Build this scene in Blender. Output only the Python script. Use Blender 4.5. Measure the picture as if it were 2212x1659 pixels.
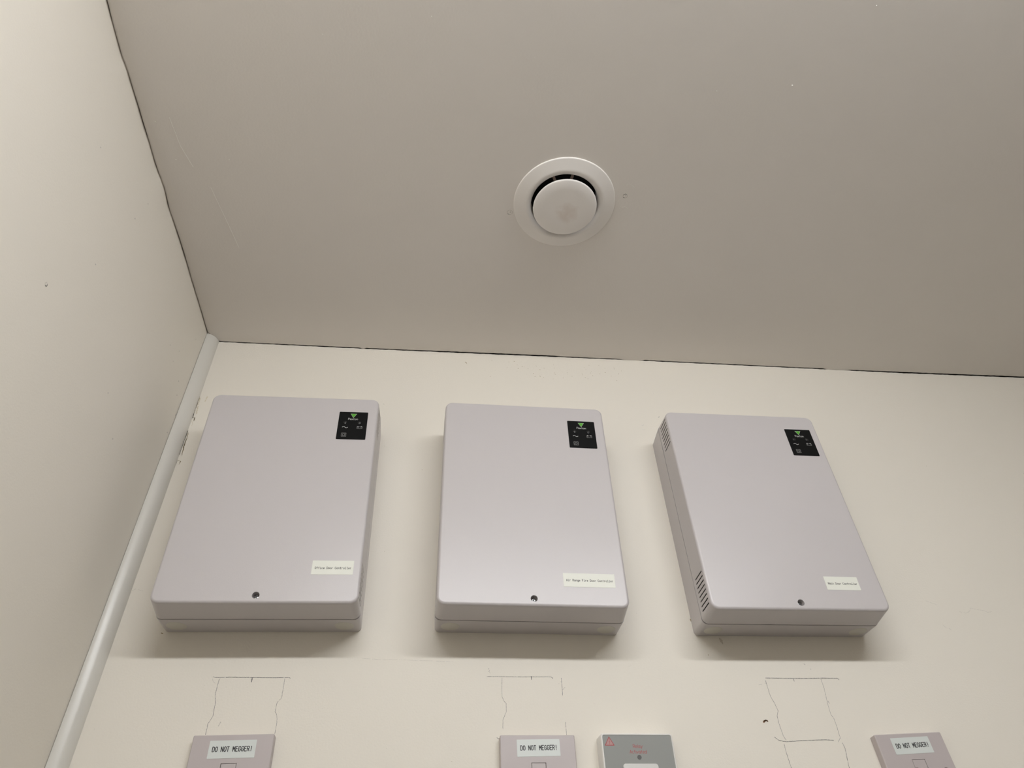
import bpy, bmesh, math, random
from mathutils import Vector, Matrix

random.seed(7)
for o in list(bpy.data.objects):
    bpy.data.objects.remove(o, do_unlink=True)
scene = bpy.context.scene
C = scene.collection
PI = math.pi
H = 2.4                      # ceiling height at the corner

# ------------------------------------------------------------------ camera
cam_data = bpy.data.cameras.new('camera')
cam_data.sensor_fit = 'HORIZONTAL'
cam_data.sensor_width = 36.0
cam_data.lens = 1549.73 * 36.0 / 2212.0
cam_data.clip_start = 0.01
cam = bpy.data.objects.new('camera', cam_data)
C.objects.link(cam)
cam.location = (0.39141, -0.87673, H - 0.89694)
cam.rotation_mode = 'XYZ'
cam.rotation_euler = (2.32467, 0.03667, -0.10195)
scene.camera = cam

# ------------------------------------------------------------------ world and exposure
world = bpy.data.worlds.new('world')
scene.world = world
world.use_nodes = True
world.node_tree.nodes['Background'].inputs[0].default_value = (0.9, 0.95, 1.0, 1)
world.node_tree.nodes['Background'].inputs[1].default_value = 0.0
vs = scene.view_settings
vs.view_transform = 'Standard'
vs.look = 'None'
vs.gamma = 1.0
vs.use_curve_mapping = False
vs.exposure = 0.0
LAMP_STRENGTH = 67.0
LAMP_COLOR = (0.95, 0.97, 1.0)
LX0, LX1, LY, LZ, LR = 0.10, 1.21, -1.13, H - 0.046, 0.026

# ------------------------------------------------------------------ materials
def mat(name, col, rough=0.5, metal=0.0, bump=0.0, bscale=400.0, bump2=0.0, bscale2=30.0,
        spec=0.5, var=0.0, vscale=6.0, emit=None, strength=0.0, coat=0.0, stain=None):
    m = bpy.data.materials.new(name)
    m.use_nodes = True
    nt = m.node_tree
    b = nt.nodes['Principled BSDF']
    b.inputs['Base Color'].default_value = (*col, 1)
    b.inputs['Roughness'].default_value = rough
    b.inputs['Metallic'].default_value = metal
    b.inputs['Specular IOR Level'].default_value = spec
    b.inputs['Coat Weight'].default_value = coat
    if emit:
        b.inputs['Emission Color'].default_value = (*emit, 1)
        b.inputs['Emission Strength'].default_value = strength
    tc = nt.nodes.new('ShaderNodeTexCoord')
    if var:
        n = nt.nodes.new('ShaderNodeTexNoise')
        n.inputs['Scale'].default_value = vscale
        n.inputs['Detail'].default_value = 3
        nt.links.new(tc.outputs['Object'], n.inputs['Vector'])
        mx = nt.nodes.new('ShaderNodeMix'); mx.data_type = 'RGBA'
        mx.inputs[6].default_value = (*[c * (1 - var) for c in col], 1)
        mx.inputs[7].default_value = (*[min(1, c * (1 + var)) for c in col], 1)
        nt.links.new(n.outputs['Fac'], mx.inputs[0])
        nt.links.new(mx.outputs[2], b.inputs['Base Color'])
    if stain:
        sub = nt.nodes.new('ShaderNodeVectorMath'); sub.operation = 'DISTANCE'
        nt.links.new(tc.outputs['Object'], sub.inputs[0]); sub.inputs[1].default_value = stain[0]
        n = nt.nodes.new('ShaderNodeTexNoise'); n.inputs['Scale'].default_value = 90; nt.links.new(tc.outputs['Object'], n.inputs['Vector'])
        ad = nt.nodes.new('ShaderNodeMath'); ad.operation = 'MULTIPLY_ADD'; nt.links.new(n.outputs['Fac'], ad.inputs[0]); ad.inputs[1].default_value = 0.02; nt.links.new(sub.outputs['Value'], ad.inputs[2])
        mr = nt.nodes.new('ShaderNodeMapRange'); nt.links.new(ad.outputs[0], mr.inputs[0])
        mr.inputs[1].default_value = 0.012; mr.inputs[2].default_value = 0.012 + stain[1]; mr.inputs[3].default_value = 0.75; mr.inputs[4].default_value = 0.0
        mx = nt.nodes.new('ShaderNodeMix'); mx.data_type = 'RGBA'
        src = b.inputs['Base Color'].links[0].from_socket if b.inputs['Base Color'].links else None
        if src: nt.links.new(src, mx.inputs[6])
        else: mx.inputs[6].default_value = (*col, 1)
        mx.inputs[7].default_value = (*stain[2], 1)
        nt.links.new(mr.outputs[0], mx.inputs[0]); nt.links.new(mx.outputs[2], b.inputs['Base Color'])
    prev = None
    for st, sc, dist in ((bump, bscale, 0.0004), (bump2, bscale2, 0.004)):
        if st:
            n = nt.nodes.new('ShaderNodeTexNoise')
            n.inputs['Scale'].default_value = sc
            n.inputs['Detail'].default_value = 2
            nt.links.new(tc.outputs['Object'], n.inputs['Vector'])
            bp = nt.nodes.new('ShaderNodeBump')
            bp.inputs['Strength'].default_value = st
            bp.inputs['Distance'].default_value = dist
            nt.links.new(n.outputs['Fac'], bp.inputs['Height'])
            if prev: nt.links.new(prev.outputs[0], bp.inputs['Normal'])
            prev = bp
    if prev: nt.links.new(prev.outputs[0], b.inputs['Normal'])
    return m

WALLP = (0.80, 0.752, 0.665)
M = dict(
    wall=mat('cream_wall_paint', WALLP, 0.62, bump=0.35, bscale=420, bump2=0.10, bscale2=14, spec=0.3, var=0.008),
    left=mat('cream_side_wall_paint', WALLP, 0.62, bump=0.25, bscale=420, bump2=0.12, bscale2=9, spec=0.3, var=0.008),
    ceil=mat('ceiling_emulsion', (0.85, 0.805, 0.755), 0.8, bump=0.30, bscale=330, bump2=0.06, bscale2=16, spec=0.2, var=0.008),
    chip=mat('raised_paint_fleck', (0.88, 0.86, 0.80), 0.4),
    pencil=mat('pencil_line', (0.19, 0.18, 0.17), 0.6),
    pencil_dark=mat('dark_pencil_line', (0.07, 0.07, 0.07), 0.5),
    faint=mat('faint_scuff', (0.52, 0.49, 0.44), 0.7),
    tan=mat('tan_stain', (0.36, 0.29, 0.17), 0.7),
    darkb=mat('dark_brown_gap', (0.035, 0.025, 0.012), 0.8),
    pale=mat('pale_yellow_stain', (0.66, 0.59, 0.44), 0.7),
    smear=mat('faint_brown_smear', (0.60, 0.54, 0.45), 0.7),
    rust=mat('rust_brown_chip', (0.20, 0.095, 0.04), 0.6),
    far=mat('darkened_unseen_wall', (0.52, 0.49, 0.44), 0.62, spec=0.3),  # unseen walls, colour darkened to cut the light they bounce
    trunk=mat('white_trunking_plastic', (0.68, 0.655, 0.60), 0.30, bump2=0.02, bscale2=25, spec=0.5),
    floor=mat('grey_vinyl_floor', (0.13, 0.125, 0.12), 0.5, var=0.1, vscale=40, spec=0.4),
    lid=mat('white_enclosure_plastic', (0.552, 0.518, 0.514), 0.33, bump=0.12, bscale=900, spec=0.5, var=0.012, vscale=9),
    seal=mat('cream_blanking_plug_plastic', (0.60, 0.575, 0.51), 0.5),
    panel=mat('black_overlay', (0.004, 0.004, 0.004), 0.6, spec=0.12),
    green=mat('green_print', (0.075, 0.36, 0.012), 0.5),
    white=mat('white_print', (0.62, 0.62, 0.60), 0.5),
    greyp=mat('grey_print', (0.30, 0.30, 0.29), 0.5),
    lens=mat('dark_indicator_lens', (0.02, 0.02, 0.02), 0.12, spec=0.6),
    tape=mat('cream_label_tape', (0.78, 0.78, 0.70), 0.5),
    tapew=mat('white_label_tape', (0.66, 0.69, 0.66), 0.4),
    ink=mat('black_label_ink', (0.02, 0.02, 0.022), 0.5),
    inkg=mat('thin_black_label_ink', (0.03, 0.028, 0.026), 0.5),
    metal=mat('zinc_screw_metal', (0.55, 0.55, 0.55), 0.25, metal=1.0),
    recess=mat('dark_screw_slot', (0.02, 0.02, 0.02), 0.5, metal=0.5),
    valve=mat('painted_valve_metal', (0.85, 0.81, 0.765), 0.42, spec=0.4),
    valved=mat('valve_disc_paint', (0.90, 0.86, 0.82), 0.45, spec=0.4, var=0.02, vscale=25, stain=((.004, .008, -.0128), .016, (0.76, 0.67, 0.60))),
    inside=mat('cover_inside_painted_shade', (0.015, 0.015, 0.015), 0.7),  # shade put into the colour of the cover's inner faces
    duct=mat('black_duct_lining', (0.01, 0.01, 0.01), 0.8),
    strut=mat('dull_brown_strut', (0.22, 0.16, 0.13), 0.6),
    spur=mat('pinkish_white_spur_plastic', (0.50, 0.445, 0.435), 0.38, bump=0.08, bscale=900),
    rel=mat('relay_housing_plastic', (0.80, 0.78, 0.74), 0.35),
    relg=mat('grey_relay_front', (0.275, 0.28, 0.262), 0.55),
    red=mat('red_print', (0.40, 0.05, 0.05), 0.5),
    pink=mat('pink_print', (0.44, 0.25, 0.235), 0.5),
    reld=mat('smoked_relay_lens', (0.085, 0.08, 0.075), 0.35),
    btn=mat('pale_relay_button', (0.66, 0.65, 0.62), 0.4),
    batten=mat('white_batten_metal', (0.8, 0.8, 0.8), 0.4),
    tube=mat('lit_opal_tube', (0.9, 0.9, 0.9), 0.4, emit=LAMP_COLOR, strength=LAMP_STRENGTH),
)

# ------------------------------------------------------------------ helpers
def link(name, bm, mats, parent=None, loc=None, rot=None, smooth=35, weighted=False):
    me = bpy.data.meshes.new(name)
    bm.to_mesh(me); bm.free()
    if not isinstance(mats, (list, tuple)): mats = [mats]
    for m in mats: me.materials.append(m)
    if smooth:
        me.shade_smooth()
        me.set_sharp_from_angle(angle=math.radians(smooth))
    o = bpy.data.objects.new(name, me)
    C.objects.link(o)
    if parent: o.parent = parent
    if loc: o.location = loc
    if rot: o.rotation_euler = rot
    if weighted:
        w = o.modifiers.new('weighted_normals', 'WEIGHTED_NORMAL'); w.keep_sharp = True
    return o

def thing(name, label, cat, loc, rot=(0, 0, 0), group=None):
    o = bpy.data.objects.new(name, None)
    o.empty_display_size = 0.05
    C.objects.link(o)
    o.location = loc; o.rotation_euler = rot
    o['label'] = label; o['category'] = cat
    if group: o['group'] = group
    return o

def cut(o, cutter_bm):
    """subtract cutter_bm from the mesh of o, keep the result as plain mesh"""
    me = bpy.data.meshes.new('c'); cutter_bm.to_mesh(me); cutter_bm.free()
    c = bpy.data.objects.new('c', me); C.objects.link(c)
    c.matrix_world = o.matrix_world
    md = o.modifiers.new('b', 'BOOLEAN'); md.operation = 'DIFFERENCE'; md.solver = 'EXACT'; md.object = c
    bpy.context.view_layer.update()
    dg = bpy.context.evaluated_depsgraph_get()
    new = bpy.data.meshes.new_from_object(o.evaluated_get(dg))
    o.modifiers.remove(md)
    old = o.data; o.data = new; new.name = old.name
    bpy.data.meshes.remove(old); bpy.data.objects.remove(c); bpy.data.meshes.remove(me)

def rrect(w, h, r, y, cx=0.0, cz=0.0, n=6):
    """rounded rectangle in the XZ plane, counter-clockwise seen from -Y"""
    pts = []
    for sx, sz, a0 in ((1, -1, -PI/2), (1, 1, 0), (-1, 1, PI/2), (-1, -1, PI)):
        for k in range(n + 1):
            a = a0 + PI/2 * k / n
            pts.append(Vector((cx + sx * (w/2 - r) + r * math.cos(a), y, cz + sz * (h/2 - r) + r * math.sin(a))))
    return pts

def loft(bm, rings, cap0=True, cap1=True, mi=0):
    vs = [[bm.verts.new(p) for p in r] for r in rings]
    n = len(vs[0])
    for a, b in zip(vs, vs[1:]):
        for i in range(n):
            f = bm.faces.new((a[i], a[(i+1) % n], b[(i+1) % n], b[i])); f.material_index = mi
    if cap0: bm.faces.new(list(reversed(vs[0]))).material_index = mi
    if cap1: bm.faces.new(vs[-1]).material_index = mi
    return vs

def box(bm, x0, x1, y0, y1, z0, z1, mi=0):
    v = [bm.verts.new((x, y, z)) for x in (x0, x1) for y in (y0, y1) for z in (z0, z1)]
    for q in ((0,1,3,2),(4,6,7,5),(0,4,5,1),(2,3,7,6),(0,2,6,4),(1,5,7,3)):
        bm.faces.new([v[i] for i in q]).material_index = mi

def cyl(bm, c, r, y0, y1, n=32, mi=0, r1=None):
    """cylinder along Y"""
    r1 = r if r1 is None else r1
    loft(bm, [[Vector((c[0] + rr*math.cos(2*PI*k/n), y, c[1] + rr*math.sin(2*PI*k/n))) for k in range(n)]
              for y, rr in ((y0, r), (y1, r1))], mi=mi)

def lathe(bm, prof, n=72, mi=0, closed=False, c=(0, 0)):
    """profile of (radius, z) about the Z axis"""
    rings = []
    for r, z in prof:
        if r < 1e-6: rings.append([bm.verts.new((c[0], c[1], z))])
        else: rings.append([bm.verts.new((c[0] + r*math.cos(2*PI*k/n), c[1] + r*math.sin(2*PI*k/n), z)) for k in range(n)])
    prs = list(zip(rings, rings[1:])) + ([(rings[-1], rings[0])] if closed else [])
    for a, b in prs:
        for i in range(n):
            j = (i + 1) % n
            if len(a) == 1 and len(b) == 1: continue
            if len(a) == 1: f = bm.faces.new((a[0], b[j], b[i]))
            elif len(b) == 1: f = bm.faces.new((a[i], a[j], b[0]))
            else: f = bm.faces.new((a[i], a[j], b[j], b[i]))
            f.material_index = mi

def fixn(bm):
    bmesh.ops.recalc_face_normals(bm, faces=bm.faces[:])
    return bm

def poly(bm, pts, y, mi=0):
    f = bm.faces.new([bm.verts.new((x, y, z)) for x, z in pts]); f.material_index = mi
    return f

def stroke(bm, pts, w, y, mi=0, joins=True, closed=False):
    """flat pen stroke in the XZ plane at depth y"""
    if closed: pts = list(pts) + [pts[0]]
    for k, ((x0, z0), (x1, z1)) in enumerate(zip(pts, pts[1:])):
        d = math.hypot(x1-x0, z1-z0)
        if d < 1e-9: continue
        nx, nz = -(z1-z0)/d*w/2, (x1-x0)/d*w/2
        poly(bm, [(x0-nx, z0-nz), (x1-nx, z1-nz), (x1+nx, z1+nz), (x0+nx, z0+nz)], y, mi)
    if joins:
        for x, z in pts:
            poly(bm, [(x + w/2*math.cos(2*PI*k/8), z + w/2*math.sin(2*PI*k/8)) for k in range(8)], y - 0.000004, mi)

def arc(cx, cz, rx, rz, a0, a1, n=8):
    return [(cx + rx*math.cos(math.radians(a0 + (a1-a0)*k/n)), cz + rz*math.sin(math.radians(a0 + (a1-a0)*k/n))) for k in range(n+1)]

# pen-stroke letters in a 1 x 1 cell, baseline 0, capitals 1 high
X = 0.68
GLYPHS = {
 'D': [[(0,0),(0,1),(.45,1)] + arc(.45,.65,.55,.35,90,0,5) + arc(.45,.35,.55,.35,0,-90,5) + [(0,0)]],
 'O': [arc(.5,.68,.5,.32,0,180,8) + arc(.5,.32,.5,.32,180,360,8) + [(1,.68)]],
 'N': [[(0,0),(0,1),(1,0),(1,1)]],
 'T': [[(0,1),(1,1)],[(.5,1),(.5,0)]],
 'M': [[(0,0),(0,1),(.5,.4),(1,1),(1,0)]],
 'E': [[(1,1),(0,1),(0,0),(1,0)],[(0,.52),(.8,.52)]],
 'G': [arc(.5,.68,.5,.32,20,180,7) + arc(.5,.32,.5,.32,180,360,8) + [(1,.45),(.55,.45)]],
 'R': [[(0,0),(0,1),(.6,1)] + arc(.6,.75,.38,.25,90,-90,7) + [(0,.5)],[(.5,.5),(1,0)]],
 '!': [[(.5,1),(.5,.28)],[(.5,.06),(.5,0)]],
 'A': [[(0,0),(.5,1),(1,0)],[(.18,.36),(.82,.36)]],
 'C': [arc(.5,.68,.5,.32,15,180,7) + arc(.5,.32,.5,.32,180,345,7)],
 'F': [[(1,1),(0,1),(0,0)],[(0,.52),(.75,.52)]],
 'P': [[(0,0),(0,1),(.6,1)] + arc(.6,.74,.4,.26,90,-90,7) + [(0,.48)]],
 'a': [arc(.5,.5,.42,.2,150,0,6) + [(.92,0)], arc(.45,.2,.45,.2,70,360+10,12)],
 'c': [arc(.5,X/2,.45,X/2,45,315,10)],
 'd': [arc(.45,X/2,.45,X/2,0,360,12),[(.92,1),(.92,0)]],
 'e': [[(.05,X/2),(.95,X/2)] + arc(.5,X/2,.45,X/2,0,310,10)],
 'f': [arc(.75,.78,.3,.22,80,180,4) + [(.45,0)],[(.1,X),(.85,X)]],
 'g': [arc(.45,X/2,.45,X/2,0,360,12),[(.92,X),(.92,-.12)] + arc(.5,-.12,.42,.18,0,-150,5)],
 'i': [[(.25,X),(.5,X),(.5,0)],[(.5,.94),(.5,1)],[(.2,0),(.8,0)]],
 'l': [[(.25,1),(.5,1),(.5,0)],[(.2,0),(.8,0)]],
 'n': [[(.05,0),(.05,X)], arc(.48,X-.26,.43,.26,180,0,7) + [(.91,0)]],
 'o': [arc(.5,X/2,.45,X/2,0,360,14)],
 'r': [[(.15,0),(.15,X)], arc(.6,X-.24,.45,.24,175,60,5)],
 't': [[(.4,1),(.4,.16)] + arc(.62,.18,.22,.18,180,300,4),[(.1,X),(.85,X)]],
 'v': [[(.02,X),(.5,0),(.98,X)]],
 'x': [[(.05,X),(.95,0)],[(.05,0),(.95,X)]],
 'y': [[(.02,X),(.5,0)],[(.98,X),(.5,0),(.3,-.28),(.1,-.3)]],
 'I': [[(.5,X),(.5,0)],[(.5,.94),(.5,1)]],     # plain i
 'L': [[(.5,1),(.5,0)]],                       # plain l
}
def write(bm, s, x0, z0, pitch, cap, gw, sw, y, mi, widths=None):
    x = x0
    for ch in s:
        adv = pitch; g = gw
        if widths and ch in widths: g = gw * widths[ch]; adv = pitch - gw + g
        for st in GLYPHS.get(ch, []):
            stroke(bm, [(x + px*g, z0 + pz*cap) for px, pz in st], sw, y, mi)
        x += adv

def interp(tab, x):
    if x <= tab[0][0]: return tab[0][1]
    for (a, va), (b, vb) in zip(tab, tab[1:]):
        if x <= b: return va + (vb-va)*(x-a)/(b-a) if b > a else vb
    return tab[-1][1]

# ------------------------------------------------------------------ data measured on the wall and ceiling (mm)
WALL_MARKS = [
   ('p',0.55,[(141.5,-559.7),(144.8,-560.2),(161.7,-559.9),(181.9,-560.0),(202.3,-560.3),(228.9,-560.1),(230.3,-561.2)]),
   ('P',1.1,[(186.5,-560.3),(186.3,-565.7)]),
   ('f',0.3,[(141.8,-561.6),(142.4,-563.7),(144.1,-565.7),(146.1,-567.1)]),
   ('p',0.5,[(150.1,-561.3),(149.2,-563.7),(148.9,-572.2),(149.0,-581.1),(150.5,-585.9),(151.5,-589.0),(151.4,-593.7),(151.7,-598.4),(152.1,-603.8),(149.6,-609.5),(148.5,-611.4),(148.8,-616.0),(148.8,-623.5)]),
   ('p',0.4,[(223.9,-561.5),(224.0,-572.2),(224.1,-583.7),(221.1,-587.1),(219.8,-589.9),(219.6,-598.9),(221.7,-601.7),(223.0,-606.3),(223.8,-611.7),(223.6,-622.5)]),
   ('f',0.9,[(162.0,-609.6),(160.4,-614.5)]),
   ('p',0.5,[(462.7,-558.4),(503.9,-558.6),(541.1,-558.6),(543.3,-559.6),(543.7,-561.0)]),
   ('P',1.0,[(517.3,-558.0),(517.3,-561.9)]),
   ('p',0.4,[(465.1,-548.1),(465.5,-549.9)]),
   ('p',0.4,[(466.5,-551.1),(465.2,-552.4)]),
   ('p',0.4,[(466.1,-553.3),(467.4,-554.2)]),
   ('p',0.4,[(481.4,-560.0),(480.8,-571.4),(480.8,-582.6),(483.3,-587.8),(485.3,-589.8),(485.4,-599.3),(480.9,-608.9),(480.7,-618.6)]),
   ('p',0.5,[(554.3,-559.8),(554.3,-570.1),(554.4,-580.8)]),
   ('p',0.45,[(555.2,-611.4),(554.9,-625.5)]),
   ('f',0.4,[(553.2,-564.0),(550.4,-567.1)]),
   ('f',0.5,[(554.1,-574.9),(558.1,-570.9)]),
   ('p',0.5,[(473.4,-627.9),(475.4,-629.5),(476.9,-628.8)]),
   ('p',0.75,[(815.8,-559.2),(833.3,-559.5),(869.3,-559.7),(889.8,-559.2),(911.4,-559.4),(913.2,-561.3)]),
   ('p',0.6,[(852.4,-560.5),(852.5,-563.5)]),
   ('p',0.45,[(814.9,-562.2),(815.1,-570.1),(815.6,-581.4),(818.4,-589.9),(820.3,-598.9),(817.3,-605.3),(816.8,-612.9),(817.5,-620.4),(818.0,-627.8),(820.2,-632.9)]),
   ('f',0.4,[(804.4,-567.8),(815.0,-565.6)]),
   ('p',0.4,[(889.0,-560.4),(889.2,-571.3),(887.9,-583.4),(887.0,-593.9),(886.8,-603.6),(889.0,-608.1),(889.3,-616.9),(889.1,-630.6),(884.6,-635.5)]),
   ('p',0.6,[(806.6,-629.2),(811.5,-633.2),(820.0,-634.5),(838.0,-633.5),(858.7,-632.9),(869.8,-632.6),(879.8,-633.4)]),
   ('p',0.5,[(816.2,-636.9),(816.0,-647.1),(817.1,-663.2),(817.8,-675.0)]),
   ('p',0.55,[(889.8,-636.1),(890.8,-642.8),(889.2,-653.6),(888.0,-663.8),(886.9,-674.6)]),
   ('f',0.8,[(872.6,-541.0),(874.0,-542.2)]),
   ('f',1.2,[(879.3,-547.3),(880.8,-549.4)]),
   ('f',1.2,[(888.6,-587.3),(889.6,-590.6)]),
   ('b',1.9,[(798.1,-611.9),(799.6,-610.8),(801.3,-610.2),(802.6,-610.6),(803.6,-611.2)]),
   ('s',2.6,[(768.1,-507.5),(769.8,-512.4),(770.7,-515.9)]),
   ('f',0.3,[(1124.5,-466.7),(1132.4,-468.9),(1136.4,-468.1),(1141.8,-464.5),(1143.2,-461.0),(1147.7,-462.3),(1163.0,-465.0),(1166.6,-467.2),(1173.4,-466.3)]),
   ('f',0.3,[(1090.1,-485.9),(1093.8,-491.1)]),
   ('f',0.4,[(1096.9,-491.1),(1099.9,-493.6)]),
   ('f',0.3,[(1080.4,-450.8),(1087.0,-453.5),(1095.1,-456.5)]),
   ('f',0.25,[(309.9,-536.6),(335.3,-538.5),(345.0,-538.1),(378.4,-538.9),(421.8,-540.5)]),
   ('d',1.3,[(17.1,-192.9),(16.9,-203.1),(16.7,-214.6),(16.6,-228.7),(16.8,-237.5)]),
   ('t',0.9,[(17.1,-123.6),(16.9,-134.7),(17.1,-147.2),(17.0,-158.5)]),
   ('d',0.9,[(17.0,-158.5),(17.5,-167.6)]),
   ('t',1.0,[(17.7,-167.1),(20.5,-166.5),(20.7,-174.5)]),
   ('c',0.5,[(17.9,-173.6),(20.9,-179.5),(19.7,-183.5)]),
   ('d',1.2,[(16.7,-249.0),(16.5,-254.4),(16.1,-259.4)]),
   ('t',1.1,[(18.6,-197.3),(19.6,-207.8),(19.0,-216.4),(19.8,-227.7),(20.6,-239.7)]),
   ('t',0.8,[(18.1,-248.9),(21.8,-249.7),(21.4,-256.0)]),
   ('c',1.6,[(28.4,-123.0),(27.2,-133.7)]),
   ('c',1.6,[(18.2,-126.2),(19.5,-145.0),(20.9,-159.3)]),
   ('t',1.2,[(432.3,-19.8),(434.7,-23.0)]),
   ('p',0.8,[(757.2,-127.3),(754.5,-129.0)]),
   ('f',0.8,[(301.4,-123.0),(303.0,-124.9)]),
   ('f',0.3,[(723.1,-147.1),(725.0,-149.5),(727.4,-144.9)]),
   ('f',0.3,[(723.2,-156.0),(725.2,-157.8),(727.7,-156.7)]),
   ('t',1.0,[(734.1,-482.4),(734.8,-485.0)]),
   ('t',1.2,[(68.7,-506.8),(70.0,-507.4)]),
   ('f',0.3,[(17.7,-452.8),(21.8,-449.9),(31.1,-452.9)]),
]
CEILING_FLECKS = [(604.8,-518.0,0.8),(825.3,-508.6,1.6),(729.5,-493.1,0.9),(700.0,-478.3,0.6),(644.3,-432.6,0.7),(702.6,-512.9,0.7),(188.1,-88.6,0.9),(236.9,-201.7,0.6),(327.3,-209.4,0.8),(801.5,-215.4,0.9),(751.4,-235.9,0.6),(362.2,-552.1,1),(389.0,-468.8,0.7),(233.8,-520.2,0.8),(24.5,-339.3,1.1),(889.7,-610.6,1.1),(904.3,-612.9,0.8),(790.3,-577.4,0.6),(747.4,-560.0,0.6),(689.1,-417.6,0.5),(489.6,-515.2,0.6),(494.8,-496.8,0.6),(799.6,-298.2,0.8),(644.4,-192.9,0.6),(507.4,-96.0,0.5),(94.8,-345.0,1),(10.8,-392.7,1),(900.2,-530.6,0.5),(552.1,-569.5,0.5),(1314.6,-193.4,0.6),(675.4,-584.1,0.5),(641.0,-313.1,0.8)]

# ------------------------------------------------------------------ room shell
ROOM_X, ROOM_Y = 2.05, -2.3
SLANT = -0.01761
CEIL_DEV = [(0.0,0),(.017,0),(.26,1.7),(.44,1.0),(.60,0),(.75,0),(.98,1.3),(1.10,2.0),(1.24,3.2),(1.49,0.3),(2.1,0)]
def ceil_z(x, y):
    f = math.exp(-abs(y)/0.12)
    a = 0.0011 + 0.0039*x - 0.00065*interp(CEIL_DEV, x)
    return H + a*f + (0.0028*x)*(1-f)
LEFT_OFF = [(-.0205,.4),(-.0806,1.0),(-.1322,.9),(-.1609,1.3),(-.1961,1.1),(-.2334,.6),(-.2635,-.5),(-.2894,1.8),(-.3043,1.4),(-.3172,0),
            (-.3283,-.6),(-.3593,.1),(-.383,-.6),(-.4143,-.1),(-.4388,-.3),(-.4573,.1),(-.4745,-1.5),(-.4924,-.9),(-.521,0),(-.5371,1),(-.60,.5),(-.70,-1),(-.8,.6),(-1.0,0),(-2.3,0)]
LEFT_OFF = sorted((a, b/1000) for a, b in LEFT_OFF)
def left_x(y, z):
    return SLANT*abs(y) + interp(LEFT_OFF, y) * math.exp(-max(0, H + .001 - z)/0.014)
BACK_GAP = [(0,.7),(.017,.8),(.078,1.0),(.25,1.4),(.254,.2),(.258,.2),(.262,1.7),(.30,1.3),(.35,1.5),(.43,2.1),(.596,2.1),(.602,1.0),(.708,1.0),(.716,.0),(.744,.0),(.752,1.2),
            (.82,1.3),(.976,1.4),(.985,.4),(.995,1.3),(1.09,1.4),(1.097,.3),(1.137,.4),(1.146,1.3),(1.237,2.3),(1.49,2.6),(2.1,2.6)]

rnd = random.Random(3)
# back wall, with the pencil marks, stains and scuffs that are on its paint
bm = bmesh.new()
xs = [-0.06, 0.0]
while xs[-1] < ROOM_X + 0.06: xs.append(xs[-1] + 0.003)
def wall_top(x):
    return ceil_z(max(0, x), 0) + 0.0003*math.sin(x*190) + 0.0002*math.sin(x*613)
cols = [[bm.verts.new((x, y, z)) for y, z in ((0, 0), (0, wall_top(x)), (.1, wall_top(x)), (.1, 0))] for x in xs]
for a_, b_ in zip(cols, cols[1:]):
    for k in range(4):
        bm.faces.new((a_[k], a_[(k+1) % 4], b_[(k+1) % 4], b_[k]))
bm.faces.new(cols[0][::-1]); bm.faces.new(cols[-1])
MI = dict(p=1, P=2, f=3, t=4, d=5, c=6, b=7, s=8)
def rough_stroke(kind, w, pts):
    w /= 1000
    P = [Vector((a/1000, b/1000 + H)) for a, b in pts]
    fine = [P[0]]
    for a, b in zip(P, P[1:]):
        n = max(1, int((b-a).length/0.0011))
        for k in range(1, n+1): fine.append(a.lerp(b, k/n))
    jit = {'d': 0.00004, 'b': .00012, 's': 0.0001}.get(kind, 0.00006 if kind in 'pPf' else 0.0002)
    q = [p + Vector((rnd.gauss(0, jit), rnd.gauss(0, jit))) for p in fine]
    skip = {'p': .02, 'P': 0, 'f': .12, 't': .05, 'd': 0, 'c': .05, 'b': 0, 's': 0}[kind]
    L = len(q) - 1
    for k in range(L):
        if rnd.random() < skip: continue
        t = (k + .5)/max(1, L)
        ww = w * (0.6 + 0.6*rnd.random())
        if kind in 'ts': ww *= 0.45 + 0.9*math.sin(PI*min(1, t*0.9 + 0.08))
        stroke(bm, [tuple(q[k]), tuple(q[k+1])], ww, -0.00012, MI[kind], joins=kind in 'dbt')
for kind, w, pts in WALL_MARKS: rough_stroke(kind, w, pts)
for k in range(75):                                   # spray of tiny tan dots under the ceiling
    x = rnd.gauss(610, 70); z = -rnd.uniform(12, 52)
    if 440 < x < 780: rough_stroke('t' if rnd.random() < .6 else 'f', rnd.uniform(.35, .75), [(x, z), (x+.5, z-.3)])
for k in range(70):                                   # scattered specks over the paint
    x = rnd.uniform(25, 1400); z = -rnd.uniform(20, 690)
    rough_stroke('f' if rnd.random() < .7 else 't', rnd.uniform(.25, .6), [(x, z), (x+.4, z-.4)])
wall_back = link('wall_back', bm, [M['wall'], M['pencil'], M['pencil_dark'], M['faint'], M['tan'], M['darkb'], M['pale'], M['rust'], M['smear']], smooth=None)
wall_back['kind'] = 'structure'

# left wall: plastered face whose top edge wanders against the ceiling
bm = bmesh.new()
ys = [0.0]
while ys[-1] > ROOM_Y - 0.05: ys.append(ys[-1] - 0.004)
zs = [0, .6, 1.2, 1.6, 1.9, 2.1, 2.2, 2.28, 2.33, 2.35, 2.36, 2.37, 2.376, 2.382, 2.386, 2.390, 2.393, 2.396, 2.3985, 2.401, 2.4030, 2.4049]
grid = [[bm.verts.new((left_x(y, z), y, z)) for z in zs] for y in ys]
back = [[bm.verts.new((-0.10, y, z)) for z in (zs[0], zs[-1])] for y in ys]
for i in range(len(ys)-1):
    for j in range(len(zs)-1):
        bm.faces.new((grid[i][j], grid[i+1][j], grid[i+1][j+1], grid[i][j+1]))
    bm.faces.new((back[i][1], back[i+1][1], back[i+1][0], back[i][0]))
    bm.faces.new((grid[i][-1], grid[i+1][-1], back[i+1][1], back[i][1]))
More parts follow.
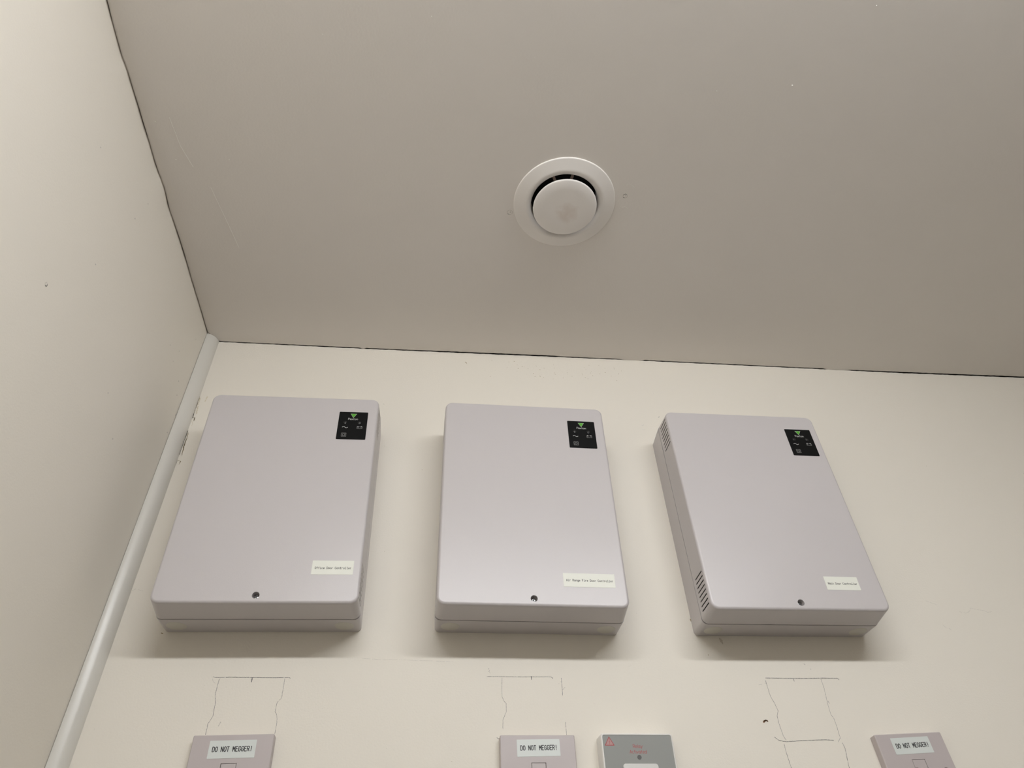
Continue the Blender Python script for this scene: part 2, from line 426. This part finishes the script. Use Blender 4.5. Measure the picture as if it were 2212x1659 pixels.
def left_mark(y, z, r, mi, a0=0, a1=360, w=0.0006, rz=None):
    rz = rz or r
    n = 14
    for k in range(n):
        A = [math.radians(a0 + (a1-a0)*(k+d)/n) for d in (0, 1)]
        q = []
        for a, s in ((A[0], -1), (A[1], -1), (A[1], 1), (A[0], 1)):
            yy = y + (r + s*w/2)*math.cos(a); zz = z + (rz + s*w/2)*math.sin(a)
            q.append(bm.verts.new((left_x(yy, zz) + 0.00015, yy, zz)))
        bm.faces.new(q).material_index = mi
left_mark(-.3769, H-.3139, .0019, 2, 0, 360, .0004, .0021)
left_mark(-.3769, H-.3139, .0019, 1, -110, 50, .0009, .0021)
for y, z, r in ((.015-.06,-.0415,.0004),(-.0372,-.1551,.0006),(-.018,-.1784,.0008),(-.1108,-.1238,.0005),(-.08,-.1047,.0005),(-.0852,-.1315,.0004),
                (-.0478,-.1365,.0006),(-.3022,-.0527,.0005),(-.3101,-.0989,.0006),(-.0242,-.2167,.0006),(-.2,-.3,.0005),(-.33,-.22,.0005),(-.15,-.33,.0005),(-.42,-.12,.0005)):
    left_mark(y, H+z, r, 2, 0, 360, r*1.9)
wl = link('wall_left', bm, [M['left'], M['pencil'], M['faint']], smooth=60)
wl['kind'] = 'structure'

bm = bmesh.new(); box(bm, ROOM_X, ROOM_X+0.1, ROOM_Y, 0.0, 0, H+0.06)
o = link('wall_right', bm, M['far'], smooth=None); o['kind'] = 'structure'
bm = bmesh.new(); box(bm, -0.1, ROOM_X+0.1, ROOM_Y-0.1, ROOM_Y, 0, H+0.06)
o = link('wall_front', bm, M['far'], smooth=None); o['kind'] = 'structure'
bm = bmesh.new(); box(bm, -0.1, ROOM_X+0.1, ROOM_Y-0.1, 0.1, -0.1, 0)
o = link('floor', bm, M['floor'], smooth=None); o['kind'] = 'structure'

# ceiling: a plastered board that stops just short of the walls, leaving the dark crack
VX, VY, VZ = 0.5583, -0.3123, H + 0.0016
bm = bmesh.new()
us = [0, .0004, .0009, .0015, .0022, .003, .004, .0055, .0075, .010, .014, .02]
while us[-1] < ROOM_X + 0.02: us.append(us[-1] + 0.004)
vv = [0, .0004, .0009, .0015, .0024, .0035, .005, .0075, .012, .02, .035]
while vv[-1] < -ROOM_Y: vv.append(vv[-1] + 0.02)
lg = random.Random(11)
lgap = {round(v, 6): lg.uniform(0.0004, 0.0010) for v in vv}
def edge_gap_left(y):
    return 0.0003 + 0.0006*max(0, math.sin(y*31 + 1.3))**2 + 0.0003*math.sin(y*97)**2
bot, top = [], []
for v in vv:
    rb, rt = [], []
    for u in us:
        f = u/us[-1]
        x_edge = left_x(-v, H+.001) + edge_gap_left(-v)
        x = x_edge + u*(ROOM_X - x_edge)/us[-1]
        g = interp(BACK_GAP, x)/1000
        g = g*1.0 + (0.00022*math.sin(x*410) + 0.0002*math.sin(x*1130+1))*min(1, g*900)
        g = max(0, g)
        y = -(g + v*(-ROOM_Y - g)/vv[-1])
        z = ceil_z(x, y) + 0.0045*math.exp(-u/0.0060) + (0.0008 if g > 0.0005 else 0.0)*math.exp(-v/0.0030)
        rb.append(bm.verts.new((x, y, z))); rt.append(bm.verts.new((x, y, H + 0.022)))
    bot.append(rb); top.append(rt)
nu, nv = len(us), len(vv)
for i in range(nv-1):
    for j in range(nu-1):
        bm.faces.new((bot[i][j], bot[i+1][j], bot[i+1][j+1], bot[i][j+1]))
        bm.faces.new((top[i][j+1], top[i+1][j+1], top[i+1][j], top[i][j]))
    bm.faces.new((bot[i][0], top[i][0], top[i+1][0], bot[i+1][0]))
    bm.faces.new((bot[i+1][-1], top[i+1][-1], top[i][-1], bot[i][-1]))
for j in range(nu-1):
    bm.faces.new((bot[0][j+1], top[0][j+1], top[0][j], bot[0][j]))
    bm.faces.new((bot[-1][j], top[-1][j], top[-1][j+1], bot[-1][j+1]))
fixn(bm)
ceiling = link('ceiling', bm, [M['ceil'], M['chip'], M['faint'], M['pencil']], smooth=60)
cb = bmesh.new()
lathe(cb, [(0, -0.05), (0.0600, -0.05), (0.0600, 0.05), (0, 0.05)], n=64)
for v in cb.verts: v.co += Vector((VX, VY, H))
fixn(cb)
cut(ceiling, cb)
bm = bmesh.new(); bm.from_mesh(ceiling.data)
box(bm, -0.1, ROOM_X+0.1, ROOM_Y-0.1, 0.1, H+0.06, H+0.16)
def fleck(x, y, s, mi=1, hgt=0.6):
    z = ceil_z(x, y)
    n = 7; ring = []
    for k in range(n):
        r = s*rnd.uniform(.35, .6)
        ring.append(bm.verts.new((x + r*math.cos(2*PI*k/n), y + r*math.sin(2*PI*k/n)*.8, z + 0.0001)))
    tip = bm.verts.new((x + s*.1, y - s*.12, z - s*hgt))
    for k in range(n): bm.faces.new((ring[(k+1) % n], ring[k], tip)).material_index = mi
for x, y, s in CEILING_FLECKS: fleck(x/1000, y/1000, s*1.35/1000, 1)
for k in range(60): fleck(rnd.uniform(.05, 1.4), rnd.uniform(-.62, -.03), rnd.uniform(.0004, .0008), 0, .35)
def ceil_scratch(pts, w, mi, dz=0.0):
    for (x0, y0), (x1, y1) in zip(pts, pts[1:]):
        d = math.hypot(x1-x0, y1-y0); nx, ny = -(y1-y0)/d*w/2, (x1-x0)/d*w/2
        vsx = [bm.verts.new((x, y, ceil_z(x, y) - 0.0001)) for x, y in ((x0-nx, y0-ny), (x1-nx, y1-ny))]
        mid = [bm.verts.new((x, y, ceil_z(x, y) - 0.0001 - dz)) for x, y in ((x1, y1), (x0, y0))]
        v2 = [bm.verts.new((x, y, ceil_z(x, y) - 0.0001)) for x, y in ((x1+nx, y1+ny), (x0+nx, y0+ny))]
        bm.faces.new((vsx[0], vsx[1], mid[0], mid[1])).material_index = mi
        bm.faces.new((mid[1], mid[0], v2[0], v2[1])).material_index = mi
ceil_scratch([(.7055, -.2855), (.7085, -.2880), (.7100, -.2865), (.7090, -.285)], .00035, 1, .00012)
ceil_scratch([(.644, -.3118), (.6475, -.3135), (.6505, -.3128), (.653, -.310)], .00035, 1, .00012)
ceil_scratch([(.642, -.349), (.646, -.351), (.650, -.3495), (.655, -.346)], .00035, 1, .00012)
ceil_scratch([(.062, -.30), (.075, -.24), (.083, -.20)], .0004, 1, .0002)
ceil_scratch([(.03, -.40), (.035, -.36), (.045, -.33)], .0004, 1, .0002)
for cx_, cy_, r in ((.6446, -.3312, .0032), (.4811, -.2913, .0038)):       # filled screw holes beside the valve
    n = 18
    for k in range(n):
        A = [2*PI*(k+d)/n for d in (0, 1)]
        heavy = (cx_ > .6 and k in (10, 11, 12, 13, 14)) or k in (5, 6)
        w = .0008 if heavy else .00045
        rr = r*(1 + .08*math.sin(k*2.1))
        q = [bm.verts.new((cx_ + (rr+s*w/2)*math.cos(a), cy_ + (rr+s*w/2)*math.sin(a), ceil_z(cx_, cy_) - 0.00012)) for a, s in ((A[0], -1), (A[1], -1), (A[1], 1), (A[0], 1))]
        bm.faces.new(q).material_index = 3 if heavy else 2
    fleck(cx_ + r*.2, cy_ - r*.1, r*.7, 2, .15)
bm.to_mesh(ceiling.data); bm.free()
ceiling['kind'] = 'structure'

# ------------------------------------------------------------------ corner trunking
bm = bmesh.new()
RT = 0.0169
n = 20
for z0, z1 in ((0.0, H + 0.0060),):
    outer, inner = [], []
    for k in range(n+1):
        a = PI/2 * k/n
        outer.append((RT*math.cos(a) , -RT*math.sin(a)))
        inner.append(((RT-.0012)*math.cos(a), -(RT-.0012)*math.sin(a)))
    prof = outer + inner[::-1]
    prof = [(max(x, 0.0004) if y < -0.01 else x, min(y, -0.0001)) for x, y in prof]
    rings = [[Vector((x, y, z)) for x, y in prof] for z in (z0, z1)]
    loft(bm, rings, cap0=False, cap1=False)
    vb = bm.verts[:]
    for ring_start in (0, len(prof)):
        for k in range(n):
            a, b = ring_start + k, ring_start + k + 1
            c, d = ring_start + 2*n+1-(k+1), ring_start + 2*n+1-k
            bm.verts.ensure_lookup_table()
            bm.faces.new((bm.verts[a], bm.verts[b], bm.verts[c], bm.verts[d]))
fixn(bm)
trunk = link('corner_trunking', bm, M['trunk'], smooth=50)
trunk['label'] = 'glossy white quarter-round cable trunking running up the corner between the two walls'
trunk['category'] = 'cable trunking'

# ------------------------------------------------------------------ ceiling air valve
valve = thing('ceiling_air_valve', 'round cream painted air valve set in the ceiling with a flat central disc', 'air vent', (VX, VY, VZ))
bm = bmesh.new()
lathe(bm, [(.0730, .0005), (.0735, -.0003), (.0734, -.0013), (.0730, -.0020), (.0722, -.0023), (.0640, -.0040), (.0590, -.0055), (.0560, -.0064), (.0540, -.0062),
           (.0520, -.0055), (.0503, -.0044), (.0490, -.0031), (.0482, -.0015), (.0478, .0010), (.0476, .020), (.0500, .020), (.0530, .006), (.0700, .0005)], n=96, closed=True)
fixn(bm); link('collar', bm, M['valve'], valve, smooth=50)
bm = bmesh.new()
lathe(bm, [(0, -.0128), (.030, -.0128), (.0438, -.0124), (.0453, -.0117), (.0459, -.0108), (.0455, -.0099), (.043, -.0090), (.03, -.005), (.012, .004), (0, .004)], n=96)
fixn(bm); disc = link('disc', bm, M['valved'], valve, smooth=50)
bm = bmesh.new()
lathe(bm, [(.0485, .018), (.0485, .055), (0, .055), (0, .0565), (.050, .0565), (.050, .018)], n=64, closed=True)
fixn(bm); link('duct_sleeve', bm, M['duct'], valve, smooth=50)
for a in (97, 62, 207, 327):
    bm = bmesh.new()
    box(bm, .006, .0480, -.0018, .0018, .002, .0045)
    o = link('strut', bm, M['strut'], valve, rot=(0, 0, math.radians(a + 180)), smooth=None)
bm = bmesh.new(); lathe(bm, [(0, .002), (.007, .002), (.007, .03), (0, .03)], n=24)
fixn(bm); link('spindle', bm, M['strut'], valve, smooth=40)

# ------------------------------------------------------------------ power supply boxes
def make_cover():
    bm = bmesh.new()
    rings = [rrect(.2360, .3242, .0075, -.0391), rrect(.2367, .3250, .0080, -.0398), rrect(.2349, .3210, .0105, -.0735)]
    for k in range(1, 7):
        a = PI/2*k/6
        ins = .0035*(1-math.cos(a))
        rings.append(rrect(.2349-2*ins, .3210-2*ins, .0105-ins, -.0735-.0035*math.sin(a)))
    loft(bm, rings); fixn(bm)
    o = link('cover', bm, M['lid'], smooth=None)
    cb = bmesh.new()
    for s in (-1, 1):
        for grp in (-1, 1):
            for k in range(8):
                zc = grp*(.1062 + .0434*k/7)
                x0, x1 = sorted((s*.103, s*.125))
                box(cb, x0, x1, -.0718, -.0468, zc-.0010, zc+.0010)
    cyl(cb, (0, -.1508), .0043, -.070, -.080, 32)
    fixn(cb); cut(o, cb)
    cb = bmesh.new()                       # hollow inside, its faces coloured dark as painted shade behind the vent slots
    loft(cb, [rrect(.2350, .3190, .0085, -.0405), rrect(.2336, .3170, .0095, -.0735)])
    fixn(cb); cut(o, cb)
    me = o.data
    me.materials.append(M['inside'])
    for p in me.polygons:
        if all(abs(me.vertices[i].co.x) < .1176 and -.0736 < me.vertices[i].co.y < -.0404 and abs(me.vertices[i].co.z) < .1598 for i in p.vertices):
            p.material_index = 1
    bb = bmesh.new(); bb.from_mesh(me)      # moulded well around the screw
    n = 32; cx, cz = 0, -.1508
    rg = [[bb.verts.new((cx + r*math.cos(2*PI*k/n), y, cz + r*math.sin(2*PI*k/n))) for k in range(n)] for r, y in ((.0043, -.0740), (.0043, -.0700), (.0060, -.0690), (.0060, -.0740))]
    for p_, q_ in zip(rg, rg[1:]):
        for k in range(n): bb.faces.new((p_[k], p_[(k+1) % n], q_[(k+1) % n], q_[k]))
    bb.faces.new(rg[1])
    bb.to_mesh(me); bb.free()
    me.shade_smooth(); me.set_sharp_from_angle(angle=math.radians(32))
    w = o.modifiers.new('weighted_normals', 'WEIGHTED_NORMAL'); w.keep_sharp = True
    return o

def make_base():
    bm = bmesh.new()
    rings = [rrect(.2350, .3208, .0055, 0), rrect(.2368, .3252, .0068, -.0377), rrect(.2365, .3249, .0066, -.0380),
             rrect(.2354, .3230, .0060, -.0380), rrect(.2354, .3230, .0060, -.0350), rrect(.2280, .3156, .005, -.0350), rrect(.2280, .3156, .005, -.0400)]
    loft(bm, rings); fixn(bm)
    return link('base', bm, M['lid'], smooth=32, weighted=True)

def make_screw():
    bm = bmesh.new()
    cyl(bm, (0, 0), .0036, 0, -.0008, 24)
    loft(bm, [[Vector((r*math.cos(2*PI*k/24), y, r*math.sin(2*PI*k/24))) for k in range(24)] for r, y in ((.0036, -.0008), (.0030, -.0015), (.0018, -.0019))], cap0=False)
    for a in (20, 110):
        dx, dz = .0021*math.cos(math.radians(a)), .0021*math.sin(math.radians(a))
        stroke(bm, [(-dx, -dz), (dx, dz)], .0009, -.00195, 1)
    fixn(bm)
    return link('screw', bm, [M['metal'], M['recess']], smooth=40)

def make_plug():
    bm = bmesh.new()     # blanking plug in the underside, axis along Z
    lathe(bm, [(0, -.0002), (.0112, -.0002), (.0117, .0001), (.0117, .0012), (0, .0012)], n=48)
    fixn(bm)
    return link('blanking_plug', bm, M['seal'], smooth=40)

def make_panel():
    """black indicator overlay, origin at its centre"""
    bm = bmesh.new()
    loft(bm, [rrect(.0405, .0503, .0012, 0, n=4), rrect(.0405, .0503, .0012, -.0003, n=4)])
    y = -.00034
    def q(x, z): return ((x-83.35)/1000, (z-108.5)/1000)
    poly(bm, [q(79.0, 130.3), q(83.4, 122.6), q(87.9, 130.3)], y+.00001, 2)
    poly(bm, [q(79.45, 130.05), q(83.4, 123.1), q(87.45, 130.05)], y-.00001, 1)
    x0, z0 = q(76.6, 118.9)
    write(bm, 'Paxton', x0, z0, .00232, .0033, .00185, .00038, y, 2)
    stroke(bm, [q(69.7 + 7.4*k/16, 105.1 + 1.15*math.sin(2*PI*k/16)) for k in range(17)], .0006, y, 2)
    stroke(bm, [q(90.2, 103.2), q(97.4, 103.2), q(97.4, 106.6), q(90.2, 106.6)], .0004, y, 3, closed=True)
    for tx in (91.4, 96.2): stroke(bm, [q(tx-.5, 107.1), q(tx+.5, 107.1)], .0008, y, 2)
    stroke(bm, [q(91.0, 105.0), q(92.4, 105.0)], .00035, y, 3); stroke(bm, [q(91.7, 104.3), q(91.7, 105.7)], .00035, y, 3)
    stroke(bm, [q(95.2, 105.0), q(96.6, 105.0)], .00035, y, 3)
    stroke(bm, [q(70.0, 88.3), q(76.2, 88.3), q(76.2, 94.5), q(70.0, 94.5)], .0004, y, 3, closed=True)
    stroke(bm, [q(71.6, 89.9), q(74.6, 89.9), q(74.6, 92.9), q(71.6, 92.9)], .0004, y, 3, closed=True)
    return link('indicator_panel', bm, [M['panel'], M['green'], M['white'], M['greyp']], smooth=None)

def make_lens():
    bm = bmesh.new()
    loft(bm, [[Vector((r*math.cos(2*PI*k/28), y, r*math.sin(2*PI*k/28))) for k in range(28)]
              for r, y in ((.0025, 0), (.0025, -.0004), (.0021, -.0005), (.0019, -.0001), (.0012, -.0006), (.0004, -.0008))])
    fixn(bm)
    return link('indicator_lens', bm, M['lens'], smooth=60)

def make_sticker(w, h, s, x0, cap_z, pitch, cap, gw, sw, mats):
    """printed label tape, origin at its top left corner"""
    bm = bmesh.new()
    loft(bm, [rrect(w, h, .0004, 0, w/2, -h/2, n=2), rrect(w, h, .0004, -.00022, w/2, -h/2, n=2)])
    write(bm, s, x0, cap_z, pitch, cap, gw, sw, -.00026, 1)
    fixn(bm)
    return link('label_sticker', bm, mats, smooth=None)

YF = -.0770
BOXES = [
 dict(x=.18729, z=-.34429, a=-.00992, label='large white plastic power supply box labelled Office Door Controller, nearest the corner trunking',
      text='Office Door Controller', lab=(58.6, -105.3, 49.3, 18.5), tx=3.7, tz=-11.2, poff=0.0, rot=0.0),
 dict(x=.51657, z=-.34369, a=.01018, label='large white plastic power supply box labelled Air Range Fire Door Controller, middle of three',
      text='Air Range Fire Door Controller', lab=(37.4, -115.9, 65.0, 18.4), tx=3.8, tz=-10.9, poff=-0.3, rot=0.0),
 dict(x=.85217, z=-.34432, a=-.00073, label='large white plastic power supply box labelled Main Door Controller, with its left side vents showing',
      text='Main Door Controller', lab=(41.6, -114.2, 45.2, 18.5), tx=3.5, tz=-11.1, poff=2.5, rot=-.008),
]
proto = None
for i, B in enumerate(BOXES):
    root = thing('power_supply_box', B['label'], 'control box', (B['x'], -0.0001, H + B['z']), (0, B['a'], 0),
                 'white power supply boxes under the ceiling')
    if proto is None:
        parts = []
        o = make_base(); o.parent = root; parts.append(o)
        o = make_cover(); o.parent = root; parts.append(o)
        o = make_screw(); o.parent = root; o.location = (0, -.0704, -.1508); parts.append(o); o['label'] = 'bright metal screw sunk in the cover'
        for s in (-1, 1):
            o = make_plug(); o.parent = root; o.location = (s*.0985, -.0192, -.1617); parts.append(o)
            o.rotation_euler = (math.radians(3.3), 0, 0)
            o['label'] = 'cream blanking plug'
        pan = make_panel(); pan.parent = root; pan.location = (.08335, YF, .1085)
        pan['label'] = 'black indicator panel with a green triangle'
        lenses = []
        for lx in (-.0106, .0096):
            l = make_lens() if not lenses else lenses[0].copy()
            if lenses: C.objects.link(l)
            l.parent = pan; l.location = (lx, -.0003, .0053); lenses.append(l)
        proto = (parts, pan, lenses)
    else:
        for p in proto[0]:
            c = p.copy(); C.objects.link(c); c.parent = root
        pan = proto[1].copy(); C.objects.link(pan); pan.parent = root
        pan.location = (.08335 + B['poff']/1000, YF, .1085)
        for l in proto[2]:
            c = l.copy(); C.objects.link(c); c.parent = pan
    lx, lz, lw, lh = [v/1000 for v in B['lab']]
    st = make_sticker(lw, lh, B['text'], B['tx']/1000, B['tz']/1000, .00198, .0027, .00145, .00046, [M['tape'], M['inkg']])
    st.parent = root; st.location = (lx, YF, lz); st.rotation_euler = (0, -B['rot'], 0)
    st['label'] = 'cream tape label reading ' + B['text']

# ------------------------------------------------------------------ fused spurs
def make_spur_plate():
    bm = bmesh.new()
    w = .0861
    rings = [rrect(w, w, .0012, -.0002, 0, -.043), rrect(w, w, .0012, -.0097, 0, -.043), rrect(w-.0008, w-.0008, .001, -.0104, 0, -.043), rrect(w-.002, w-.002, .0008, -.01074, 0, -.043)]
    loft(bm, rings); fixn(bm)
    o = link('plate', bm, M['spur'], smooth=None)
    cb = bmesh.new()
    box(cb, -.0083, .0083, -.0080, -.02, -.0565, -.0290)
    for s in (-1, 1): cyl(cb, (s*.0302, -.043), .0040, -.0065, -.02, 28)
    fixn(cb); cut(o, cb)
    o.data.shade_flat()
    return o
def make_carrier():
    bm = bmesh.new()
    loft(bm, [rrect(.0158, .0268, .0005, -.0080, 0, -.04275, n=3), rrect(.0158, .0268, .0005, -.0102, 0, -.04275, n=3), rrect(.0152, .0262, .0004, -.0108, 0, -.04275, n=3)])
    fixn(bm)
    o = link('fuse_carrier', bm, M['spur'], smooth=None)
    cb = bmesh.new(); box(cb, -.012, -.0045, -.0088, -.02, -.0425, -.0378); fixn(cb); cut(o, cb)
    return o
SPURS = [
 dict(x=.18255, z=-.6266, a=-.0155, lab=(-24.1, -6.0, 49.4, 18.2, .004), label='pinkish white fused spur plate with DO NOT MEGGER! sticker, under the box nearest the corner'),
 dict(x=.51907, z=-.62882, a=.00528, lab=(-24.1, -5.0, 49.2, 18.0, .014), label='pinkish white fused spur plate with DO NOT MEGGER! sticker, beside the grey relay unit'),
 dict(x=.97001, z=-.6291, a=-.03324, lab=(-25.0, -4.9, 48.9, 18.2, .012), label='tilted pinkish white fused spur plate with DO NOT MEGGER! sticker, furthest from the corner'),
]
sp = None
for B in SPURS:
    root = thing('fused_spur', B['label'], 'electrical switch plate', (B['x'], -.0001, H + B['z']), (0, B['a'], 0), 'fused spur plates below the boxes')
    if sp is None:
        sp = [make_spur_plate(), make_carrier()]
        for s in (-1, 1):
            k = make_screw(); k.scale = (.95, .95, .95); k.location = (s*.0302, -.0066, -.043); sp.append(k)
        for p in sp: p.parent = root
    else:
        for p in sp:
            c = p.copy(); C.objects.link(c); c.parent = root
    lx, lz, lw, lh, rt = B['lab']
    st = make_sticker(lw/1000, lh/1000, 'DO NOT MEGGER!', .0041, -.01135, .00305, .0048, .00205, .00082, [M['tapew'], M['ink']])
    st.parent = root; st.location = (lx/1000, -.01074, lz/1000); st.rotation_euler = (0, -rt, 0)
    st['label'] = 'white tape label reading DO NOT MEGGER!'

# ------------------------------------------------------------------ relay unit
relay = thing('relay_unit', 'square white relay unit with grey front and red Relay Activated lettering', 'relay switch',
              (.63286, -.0001, H - .63015), (0, .00967, 0))
bm = bmesh.new()
wr = .0841; hr = .0860
def rr(dw, y, r): return rrect(wr+dw, hr+dw, r, y, 0, -hr/2)
loft(bm, [rr(.0020, 0, .0030), rr(.0008, -.0165, .0034), rr(-.0002, -.0182, .0032), rr(-.0016, -.0192, .0030), rr(-.0026, -.0194, .0028), rr(-.0032, -.0193, .0024), rr(-.0034, -.0187, .0022)])
fixn(bm); link('housing', bm, M['rel'], relay, smooth=45)
bm = bmesh.new()
loft(bm, [rr(-.0038, -.0184, .0022), rr(-.0038, -.0190, .0022)])
y = -.01904
T = [(-.0326, -.0040), (-.0377, -.0129), (-.0275, -.0129)]
poly(bm, T, y + .00002, 2)
stroke(bm, T, .0007, y, 1, closed=True)
stroke(bm, [(-.0323, -.0068), (-.0330, -.0092), (-.0320, -.0091), (-.0327, -.0118)], .0004, y, 1)
write(bm, 'ReLay', -.0058, -.0154, .00262, .0034, .0021, .0004, y, 1, {'L': .25})
write(bm, 'ActIvated', -.0103, -.0213, .00252, .0034, .0021, .0004, y, 1, {'I': .25, 't': .7})
fixn(bm); link('front_panel', bm, [M['relg'], M['red'], M['pink']], relay, smooth=None)['label'] = 'grey front with red print'
bm = bmesh.new(); cyl(bm, (0, -.0254), .0024, -.0189, -.0193, 28); fixn(bm)
link('indicator_lens', bm, M['reld'], relay, smooth=40)
bm = bmesh.new()
loft(bm, [rrect(.0402, .030, .003, -.0188, 0, -.0473), rrect(.0402, .030, .003, -.0200, 0, -.0473), rrect(.0394, .0292, .0026, -.0204, 0, -.0473)])
fixn(bm); link('push_button', bm, M['btn'], relay, smooth=40)['label'] = 'pale blank button'

# ------------------------------------------------------------------ the lit batten above and behind the viewer
lamp = thing('ceiling_light', 'long white batten light with a lit opal diffuser fixed to the ceiling behind the viewer', 'light fitting', ((LX0+LX1)/2, LY, H))
hl = (LX1-LX0)/2
bm = bmesh.new()
box(bm, -hl-.02, hl+.02, -.030, .030, -.034, .0035)
fixn(bm); link('batten_body', bm, M['batten'], lamp, smooth=None)
zt = LZ - H
for s in (-1, 1):
    bm = bmesh.new()
    prof = [(-.030, -.034)] + [(-.030*math.cos(PI*k/12), -.034 - .030*math.sin(PI*k/12)) for k in range(13)] + [(.030, -.034)]
    prof = prof[1:-1]
    loft(bm, [[Vector((x, y, z)) for y, z in prof] for x in sorted((s*hl, s*(hl+.02)))])
    fixn(bm); link('end_cap', bm, M['batten'], lamp, smooth=None)
bm = bmesh.new()
prof = [(-.028*math.cos(PI*k/16), -.034 - .028*math.sin(PI*k/16)) for k in range(17)]
loft(bm, [[Vector((x, y, z)) for y, z in prof] for x in (-hl, hl)])
fixn(bm); link('diffuser', bm, M['tube'], lamp, smooth=40)['label'] = 'lit opal diffuser'
